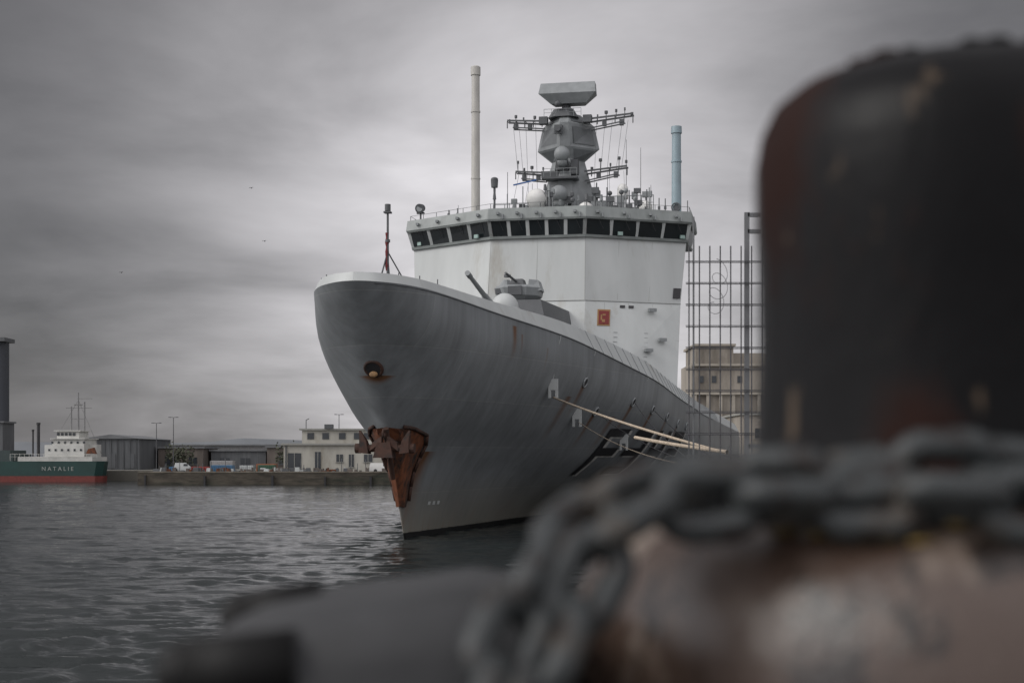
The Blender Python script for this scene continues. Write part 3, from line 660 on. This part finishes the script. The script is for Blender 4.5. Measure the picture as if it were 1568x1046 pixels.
b=B(); b.cyl((-54.6,183,6.3),(-54.6,183,11.4),.14,.07); b.cyl((-55.5,183,6.0),(-55.5,183,9.6),.09); b.cyl((-53.8,183,6.0),(-53.8,183,10.2),.09); b.beam((-56.2,183,9.4),(-52.9,183,9.4),.08); b.beam((-55.5,183,8.0),(-53.8,183,8.0),.08); b.beam((-54.6,183,10.6),(-52.8,183,10.6),.06); b.box((-54.6,183,9.8),(1.0,.2,.16)); b.cyl((-54.6,183,10.4),(-59,183,3),.03,n=4); b.cyl((-54.6,183,10.4),(-51.5,183,3.2),.03,n=4)
b.obj('radar_mast',mat('mast_grey',(.16,.16,.16),.5),cs)
b=B()
for x in np.arange(-62,-51.4,.6): b.cyl((x,179.1,2.65),(x,179.1,3.5),.025,n=4)
b.cyl((-62,179.1,3.5),(-51.4,179.1,3.5),.025,n=4); b.cyl((-62,179.1,3.15),(-51.4,179.1,3.15),.015,n=4)
b.obj('rails',cw,cs)
b=B(); b.loft([[(-52.6,179.6,3.5),(-51.4,179.6,3.5),(-51.4,180.4,3.5),(-52.6,180.4,3.5)],[(-52.4,179.7,4.1),(-51.7,179.7,4.3),(-51.7,180.3,4.3),(-52.4,180.3,4.1)]]); b.obj('lifeboat',rust2,cs)
b=B(); b.box((-75,183.5,3.0),(26,7,.9)); b.box((-66,183.5,3.7),(7,6,.5)); b.obj('hatch_covers',mat('hatch_dark',(.03,.045,.045),.6,noise=.2),cs)
tx=bpy.data.curves.new('name_lettering','FONT'); tx.body='NATALIE'; tx.size=.72; tx.extrude=.01; tx.space_character=1.55; tx.materials.append(mat('faded_lettering',(.30,.32,.30),.6))
to=bpy.data.objects.new('name_lettering',tx); col.objects.link(to); to.location=(-58.0,178.94,1.4); to.rotation_euler=(math.pi/2,0,0); to.parent=cs

# concrete silo building on the right
e=empty('concrete_grain_warehouse',(-1.3,0,0)); cm=mat('weathered_concrete',(.27,.245,.21),.9,noise=.22,nscale=.3,c2=(.14,.125,.105),c2amt=.54,c2scale=.25,stretch=(1,1,.3),bump=.03)
b=B(); b.box((34,195,8),(17.6,12,15)); b.box((28.3,195,16.7),(5.0,11,2.4)); b.box((38,196,16.3),(14,8,1.6)); b.obj('walls',cm,e)
b=B()
for x in np.arange(25.6,42.6,1.7): b.box((x,188.85,5.9),(.4,.4,11))
for z in(4,11.5,15.3): b.box((34,188.8,z),(17.9,.5,.3))
b.box((28.3,195,18.0),(5.6,11.6,.3)); b.obj('pilasters_and_cornices',mat('concrete_trim',(.30,.275,.235),.9,noise=.25,nscale=.6),e)
b=B()
for x in (26.45,28.15,31.55): b.box((x,188.97,13.4),(.6,.1,.9))
for x in np.arange(26.45,42,1.7): b.box((x,188.97,5.8),(.7,.1,1.1))
b.obj('windows',dkw,e)
building('quay_warehouse',27.8,60,172,186,3.0,8.2,cm,rf,win=[(30+i*3,6,1.2,1.2) for i in range(9)],wm=dkw)

# ---------------------------------------------------------------- mesh fence
fe=empty('security_fence'); FY=18
b=B()
x=2.24
while x<6.0: b.cyl((x,FY,3.1),(x+.0,FY,6.13),.0085,n=6); x+=.132
z=3.2
while z<6.15: b.cyl((2.2,FY-.014,z),(6,FY-.014,z),.0065,n=6); b.cyl((2.2,FY+.014,z+.02),(6,FY+.014,z+.02),.005,n=6); z+=.272
b.obj('mesh_panel',wire,fe)
b=B()
for x in(2.98,5.5): b.box((x,FY+.05,4.78),(.06,.05,3.56)); b.box((x+.09,FY+.05,6.53),(.16,.05,.05)); b.box((x+.09,FY+.05,6.32),(.16,.05,.05)); b.box((x+.09,FY+.05,3.6),(.14,.05,.05)); b.box((x,FY+.05,3.02),(.25,.25,.04))
b.cyl((2.3,FY+.02,3),(2.3,FY+.02,6.5),.012,n=6)
b.obj('posts',mat('fence_post',(.13,.135,.14),.5),fe)
pts=[]
for i in range(90):
    a=i*.21; pts.append((2.60+.10*math.sin(a)+.03*math.sin(a*.31),FY-.05+.14*math.cos(a),5.85-i*.0062+.13*math.cos(a)))
rope('razor_coil',pts,.0035,wire,fe)

# ---------------------------------------------------------------- foreground bollard and chain
bol=empty('mooring_bollard')
def worn(name,base,c2,c3,rough,sc,t1,t2,stretch=(1,1,.6),bump=.002,spec=.35):
    m=bpy.data.materials.new(name); m.use_nodes=True; nt=m.node_tree; b=nt.nodes['Principled BSDF']; N=nt.nodes.new; L=nt.links.new
    tc=N('ShaderNodeTexCoord'); mp=N('ShaderNodeMapping'); mp.inputs['Scale'].default_value=stretch; L(tc.outputs['Object'],mp.inputs[0])
    def noise(s,d=8): n=N('ShaderNodeTexNoise'); n.inputs['Scale'].default_value=s; n.inputs['Detail'].default_value=d; n.inputs['Roughness'].default_value=.62; L(mp.outputs[0],n.inputs[0]); return n
    a=noise(sc); c=noise(sc*2.7); d=noise(sc*9)
    def ramp(src,lo,hi): r=N('ShaderNodeMapRange'); r.inputs[1].default_value=lo; r.inputs[2].default_value=hi; L(src,r.inputs[0]); return r.outputs[0]
    f1=ramp(a.outputs[0],t1,t1+.1)
    m1=N('ShaderNodeMix'); m1.data_type='RGBA'; m1.inputs[6].default_value=(*base,1); m1.inputs[7].default_value=(*c2,1); L(f1,m1.inputs[0])
    m2=N('ShaderNodeMix'); m2.data_type='RGBA'; m2.inputs[7].default_value=(*c3,1); L(m1.outputs[2],m2.inputs[6]); L(ramp(c.outputs[0],t2,t2+.06),m2.inputs[0])
    L(m2.outputs[2],b.inputs['Base Color'])
    r=N('ShaderNodeMapRange'); r.inputs[3].default_value=rough; r.inputs[4].default_value=min(1,rough+.35); L(f1,r.inputs[0]); L(r.outputs[0],b.inputs['Roughness'])
    bp=N('ShaderNodeBump'); bp.inputs['Strength'].default_value=.6; bp.inputs['Distance'].default_value=bump; L(d.outputs[0],bp.inputs['Height']); 
    bp2=N('ShaderNodeBump'); bp2.inputs['Strength'].default_value=.8; bp2.inputs['Distance'].default_value=bump*3; L(a.outputs[0],bp2.inputs['Height']); L(bp.outputs[0],bp2.inputs['Normal'])
    L(bp2.outputs[0],b.inputs['Normal']); b.inputs['Specular IOR Level'].default_value=spec
    return m
shaft=worn('worn_black_paint',(.0035,.0035,.004),(.018,.007,.005),(.075,.055,.038),.33,7,.50,.655,(1,1,.45),spec=.11)
drum=worn('worn_rusty_base',(.055,.036,.027),(.15,.12,.098),(.012,.008,.006),.26,8,.52,.53,(1,1,.8),spec=.5)
C=(.40,1.25)
b=B(); b.revolve(C,[(.20,3.44),(.187,3.47),(.182,3.52),(.18,3.60),(.1815,3.655),(.184,3.70),(.184,3.75),(.179,3.78),(.168,3.803),(.148,3.819),(.12,3.828),(.06,3.833),(.001,3.834)],96); b.obj('post',shaft,bol,angle=.9)
b=B(); b.revolve(C,[(.352,3.0),(.352,3.30),(.348,3.35),(.335,3.395),(.31,3.43),(.275,3.449),(.24,3.456),(.18,3.458),(.001,3.458)],96); b.obj('base',drum,bol,angle=.6)
b=B(); R=random.Random(9)
for i in range(9): 
    a=R.uniform(3.6,5.4); b.sph((C[0]+.12*math.cos(a),C[1]+.12*math.sin(a),3.828),R.uniform(.005,.009),8,6,(1.6,1.2,.6))
b.obj('cap_grit',shaft,bol)
b=B(); R=random.Random(12)
for i in range(110):
    a=R.gauss(4.12,.13); r=R.uniform(.22,.30); b.sph((C[0]+r*math.cos(a),C[1]+r*math.sin(a),3.454-max(0,r-.275)*.6),R.uniform(.002,.006),7,5,(1.4,1,.35))
b.obj('lichen',mat('yellow_lichen',(.24,.16,.04),.9,noise=.4,nscale=40),bol)
def chain(name,path,m,r=.0118,Rr=.0185,L=.024,pitch=.056,roll0=0):
    pts=[Vector(p) for p in path]
    dense=[]
    for i in range(len(pts)-1):
        p0=pts[max(i-1,0)];p1=pts[i];p2=pts[i+1];p3=pts[min(i+2,len(pts)-1)]
        for k in range(30):
            t=k/30; dense.append(.5*((2*p1)+(-p0+p2)*t+(2*p0-5*p1+4*p2-p3)*t*t+(-p0+3*p1-3*p2+p3)*t**3))
    acc=0; nextd=0; i=0; b=B(); n=0; rj=random.Random(1)
    for a,c in zip(dense,dense[1:]):
        l=(c-a).length
        while nextd<=acc+l:
            p=a.lerp(c,(nextd-acc)/max(l,1e-9)); d=(c-a).normalized()
            up=Vector((0,0,1)); side=d.cross(up).normalized(); up=side.cross(d)
            ang=math.radians(35)+(math.pi/2 if n%2 else 0)+roll0+rj.uniform(-.25,.25)
            s=side*math.cos(ang)+up*math.sin(ang); w=d.cross(s)
            S=[]
            for q in range(32):
                th=2*math.pi*q/32; e=d*math.cos(th)+s*math.sin(th)
                cc=p+e*Rr+d*(L/2*(1 if math.cos(th)>=0 else -1))
                S.append([cc+e*r*math.cos(2*math.pi*j/10)+w*r*math.sin(2*math.pi*j/10) for j in range(10)])
            S.append(S[0]); b.loft(S,cap=False); n+=1; nextd+=pitch
        acc+=l
    return b.obj(name,m,bol and None,smooth=True)
chm=worn('weathered_chain_steel',(.032,.036,.037),(.065,.055,.045),(.012,.007,.005),.42,18,.55,.55,(1,1,1),.001)
ch=empty('mooring_chain')
o=chain('upper_run',[(.47,1.01,3.492),(.40,1.0,3.486),(.306,1.0,3.490),(.237,1.01,3.482),(.182,1.03,3.478),(.128,1.05,3.478),(.088,1.05,3.468),(.052,1.02,3.450),(.0255,.99,3.423),(.006,.96,3.391),(-.008,.94,3.360),(-.022,.92,3.323),(-.03,.9,3.29)],chm); o.parent=ch
o=chain('lower_run',[(.47,.97,3.464),(.38,.965,3.464),(.28,.985,3.468),(.20,1.0,3.466),(.135,1.0,3.466),(.085,.99,3.454),(.055,.975,3.421),(.035,.955,3.381),(.018,.93,3.341),(.0,.91,3.30),(-.01,.9,3.26)],chm,roll0=.6); o.parent=ch

fd=empty('rubber_fender_block'); rub=mat('grey_rubber',(.026,.027,.029),.75,noise=.3,nscale=12,bump=.003); rub2=mat('black_rubber',(.004,.004,.004),.6,spec=.2)
b=B(); S=[]
for x,zt_,y0,y1 in [(-.235,3.33,1.06,1.25),(-.225,3.365,1.03,1.28),(-.20,3.376,1.0,1.3),(-.15,3.386,.98,1.32),(-.08,3.394,.98,1.32),(-.03,3.400,.98,1.32),(.02,3.39,.98,1.32),(.04,3.35,1.0,1.3)]:
    S.append([(x,y0,3.0),(x,y0,zt_-.04),(x,y0+.015,zt_-.012),(x,y0+.06,zt_),(x,y1-.06,zt_),(x,y1,zt_-.04),(x,y1,3.0)])
b.loft(S); b.obj('body',rub,fd,angle=.9)
b=B(); b.cyl((-.225,1.0,3.345),(-.15,1.0,3.352),.026,.026,20); b.cyl((-.225,1.2,3.362),(-.16,1.2,3.372),.022,n=20); b.sph((-.225,1.0,3.345),.026); b.sph((-.225,1.2,3.362),.022)
b.obj('lugs',rub2,fd,smooth=True)

# gulls (far off, only just visible)
gm=mat('gull_grey',(.12,.12,.13),.8)
for (x,y,z) in [(-55,300,59.5),(-52.2,300,48.3),(-82.4,300,41.7)]:
    b=B(); b.sph((0,0,0),.2,8,6,(1.0,.45,.4)); b.sph((-.2,0,.05),.07,8,6)
    for s in(1,-1): b.loft([[(-.1,0,.02),(.12,0,.02),(.1,0,.06),(-.08,0,.06)],[(-.12,s*.3,.16),(.08,s*.3,.16),(.06,s*.3,.19),(-.1,s*.3,.19)],[(.05,s*.62,.05),(.1,s*.62,.05),(.1,s*.62,.06),(.05,s*.62,.06)]])
    b.add([(.15,-.03,0),(.32,-.07,.0),(.32,.07,.0),(.15,.03,0)],[(0,1,2,3)])
    o=b.obj('gull',gm); o.location=(x,y,z); o.rotation_euler=(0,.1,1.2)

# ---------------------------------------------------------------- world
SUN_EL=math.radians(36); SUN_AZ=math.radians(-108)
w=bpy.data.worlds.new('World'); scene.world=w; w.use_nodes=True; nt=w.node_tree; nt.nodes.clear(); L=nt.links.new; N=nt.nodes.new
out=N('ShaderNodeOutputWorld'); bg=N('ShaderNodeBackground'); L(bg.outputs[0],out.inputs[0]); bg.inputs[1].default_value=.1
sky=N('ShaderNodeTexSky'); sky.sky_type='NISHITA'; sky.sun_disc=False; sky.sun_elevation=SUN_EL; sky.sun_rotation=SUN_AZ
tc=N('ShaderNodeTexCoord'); sp=N('ShaderNodeSeparateXYZ'); L(tc.outputs['Generated'],sp.inputs[0])
def M(op,a,b2=None,c=None,clamp=False):
    n=N('ShaderNodeMath'); n.operation=op; n.use_clamp=clamp
    for i,x in enumerate((a,b2,c)):
        if x is None: continue
        if isinstance(x,(int,float)): n.inputs[i].default_value=x
        else: L(x,n.inputs[i])
    return n.outputs[0]
X,Y,Z=sp.outputs
zz=M('ADD',M('MAXIMUM',Z,0),.20)
cv=N('ShaderNodeCombineXYZ'); L(M('DIVIDE',X,zz),cv.inputs[0]); L(M('DIVIDE',Y,zz),cv.inputs[1])
n1=N('ShaderNodeTexNoise'); n1.inputs['Scale'].default_value=1.5; n1.inputs['Detail'].default_value=7; n1.inputs['Roughness'].default_value=.52; n1.inputs['Distortion'].default_value=.25; L(cv.outputs[0],n1.inputs[0])
def lobe(dx,dy,dz,width):
    v=Vector((dx,dy,dz)).normalized()
    d=N('ShaderNodeVectorMath'); d.operation='DISTANCE'; L(tc.outputs['Generated'],d.inputs[0]); d.inputs[1].default_value=v
    q=M('DIVIDE',d.outputs['Value'],width); return M('EXPONENT',M('MULTIPLY',M('MULTIPLY',q,q),-1))
br=M('ADD',.105,M('MULTIPLY',lobe(0.01,1,.14,.225),.60))
br=M('ADD',br,M('MULTIPLY',M('SUBTRACT',.5,M('MULTIPLY',Y,.9),clamp=True),.80))
br=M('ADD',br,M('MULTIPLY',M('SUBTRACT',M('MULTIPLY',X,-1),.42,clamp=True),1.9))
br=M('ADD',br,M('MULTIPLY',M('SUBTRACT',Z,.33,clamp=True),.65))
cl=N('ShaderNodeMapRange'); cl.inputs[1].default_value=.28;cl.inputs[2].default_value=.72;cl.inputs[3].default_value=.62;cl.inputs[4].default_value=1.46; L(n1.outputs[0],cl.inputs[0])
br=M('MULTIPLY',br,cl.outputs[0])
vs=N('ShaderNodeVectorMath'); vs.operation='SCALE'; vs.inputs[0].default_value=(10.1,9.8,10.1); L(br,vs.inputs['Scale'])
mx=N('ShaderNodeMix'); mx.data_type='RGBA'; mx.inputs[0].default_value=.04; L(vs.outputs[0],mx.inputs[6]); L(sky.outputs[0],mx.inputs[7])
L(mx.outputs[2],bg.inputs[0])

sl=bpy.data.lights.new('sun','SUN'); sl.energy=1.4; sl.angle=math.radians(25); sl.color=(1,.97,.92)
so=bpy.data.objects.new('sun',sl); col.objects.link(so)
dirv=Vector((math.sin(SUN_AZ)*math.cos(SUN_EL),math.cos(SUN_AZ)*math.cos(SUN_EL),math.sin(SUN_EL)))
so.rotation_euler=dirv.to_track_quat('Z','Y').to_euler()

# ---------------------------------------------------------------- camera
cam=bpy.data.cameras.new('camera'); co_=bpy.data.objects.new('camera',cam); col.objects.link(co_)
co_.location=(0,0,3.5); co_.rotation_euler=(math.pi/2,0,0)
cam.lens=50; cam.sensor_width=36; cam.shift_y=.1097; cam.clip_start=.05; cam.clip_end=9000
cam.dof.use_dof=True; cam.dof.focus_distance=66; cam.dof.aperture_fstop=3.4
scene.camera=co_
scene.view_settings.view_transform='Standard'; scene.view_settings.look='None'; scene.view_settings.exposure=0
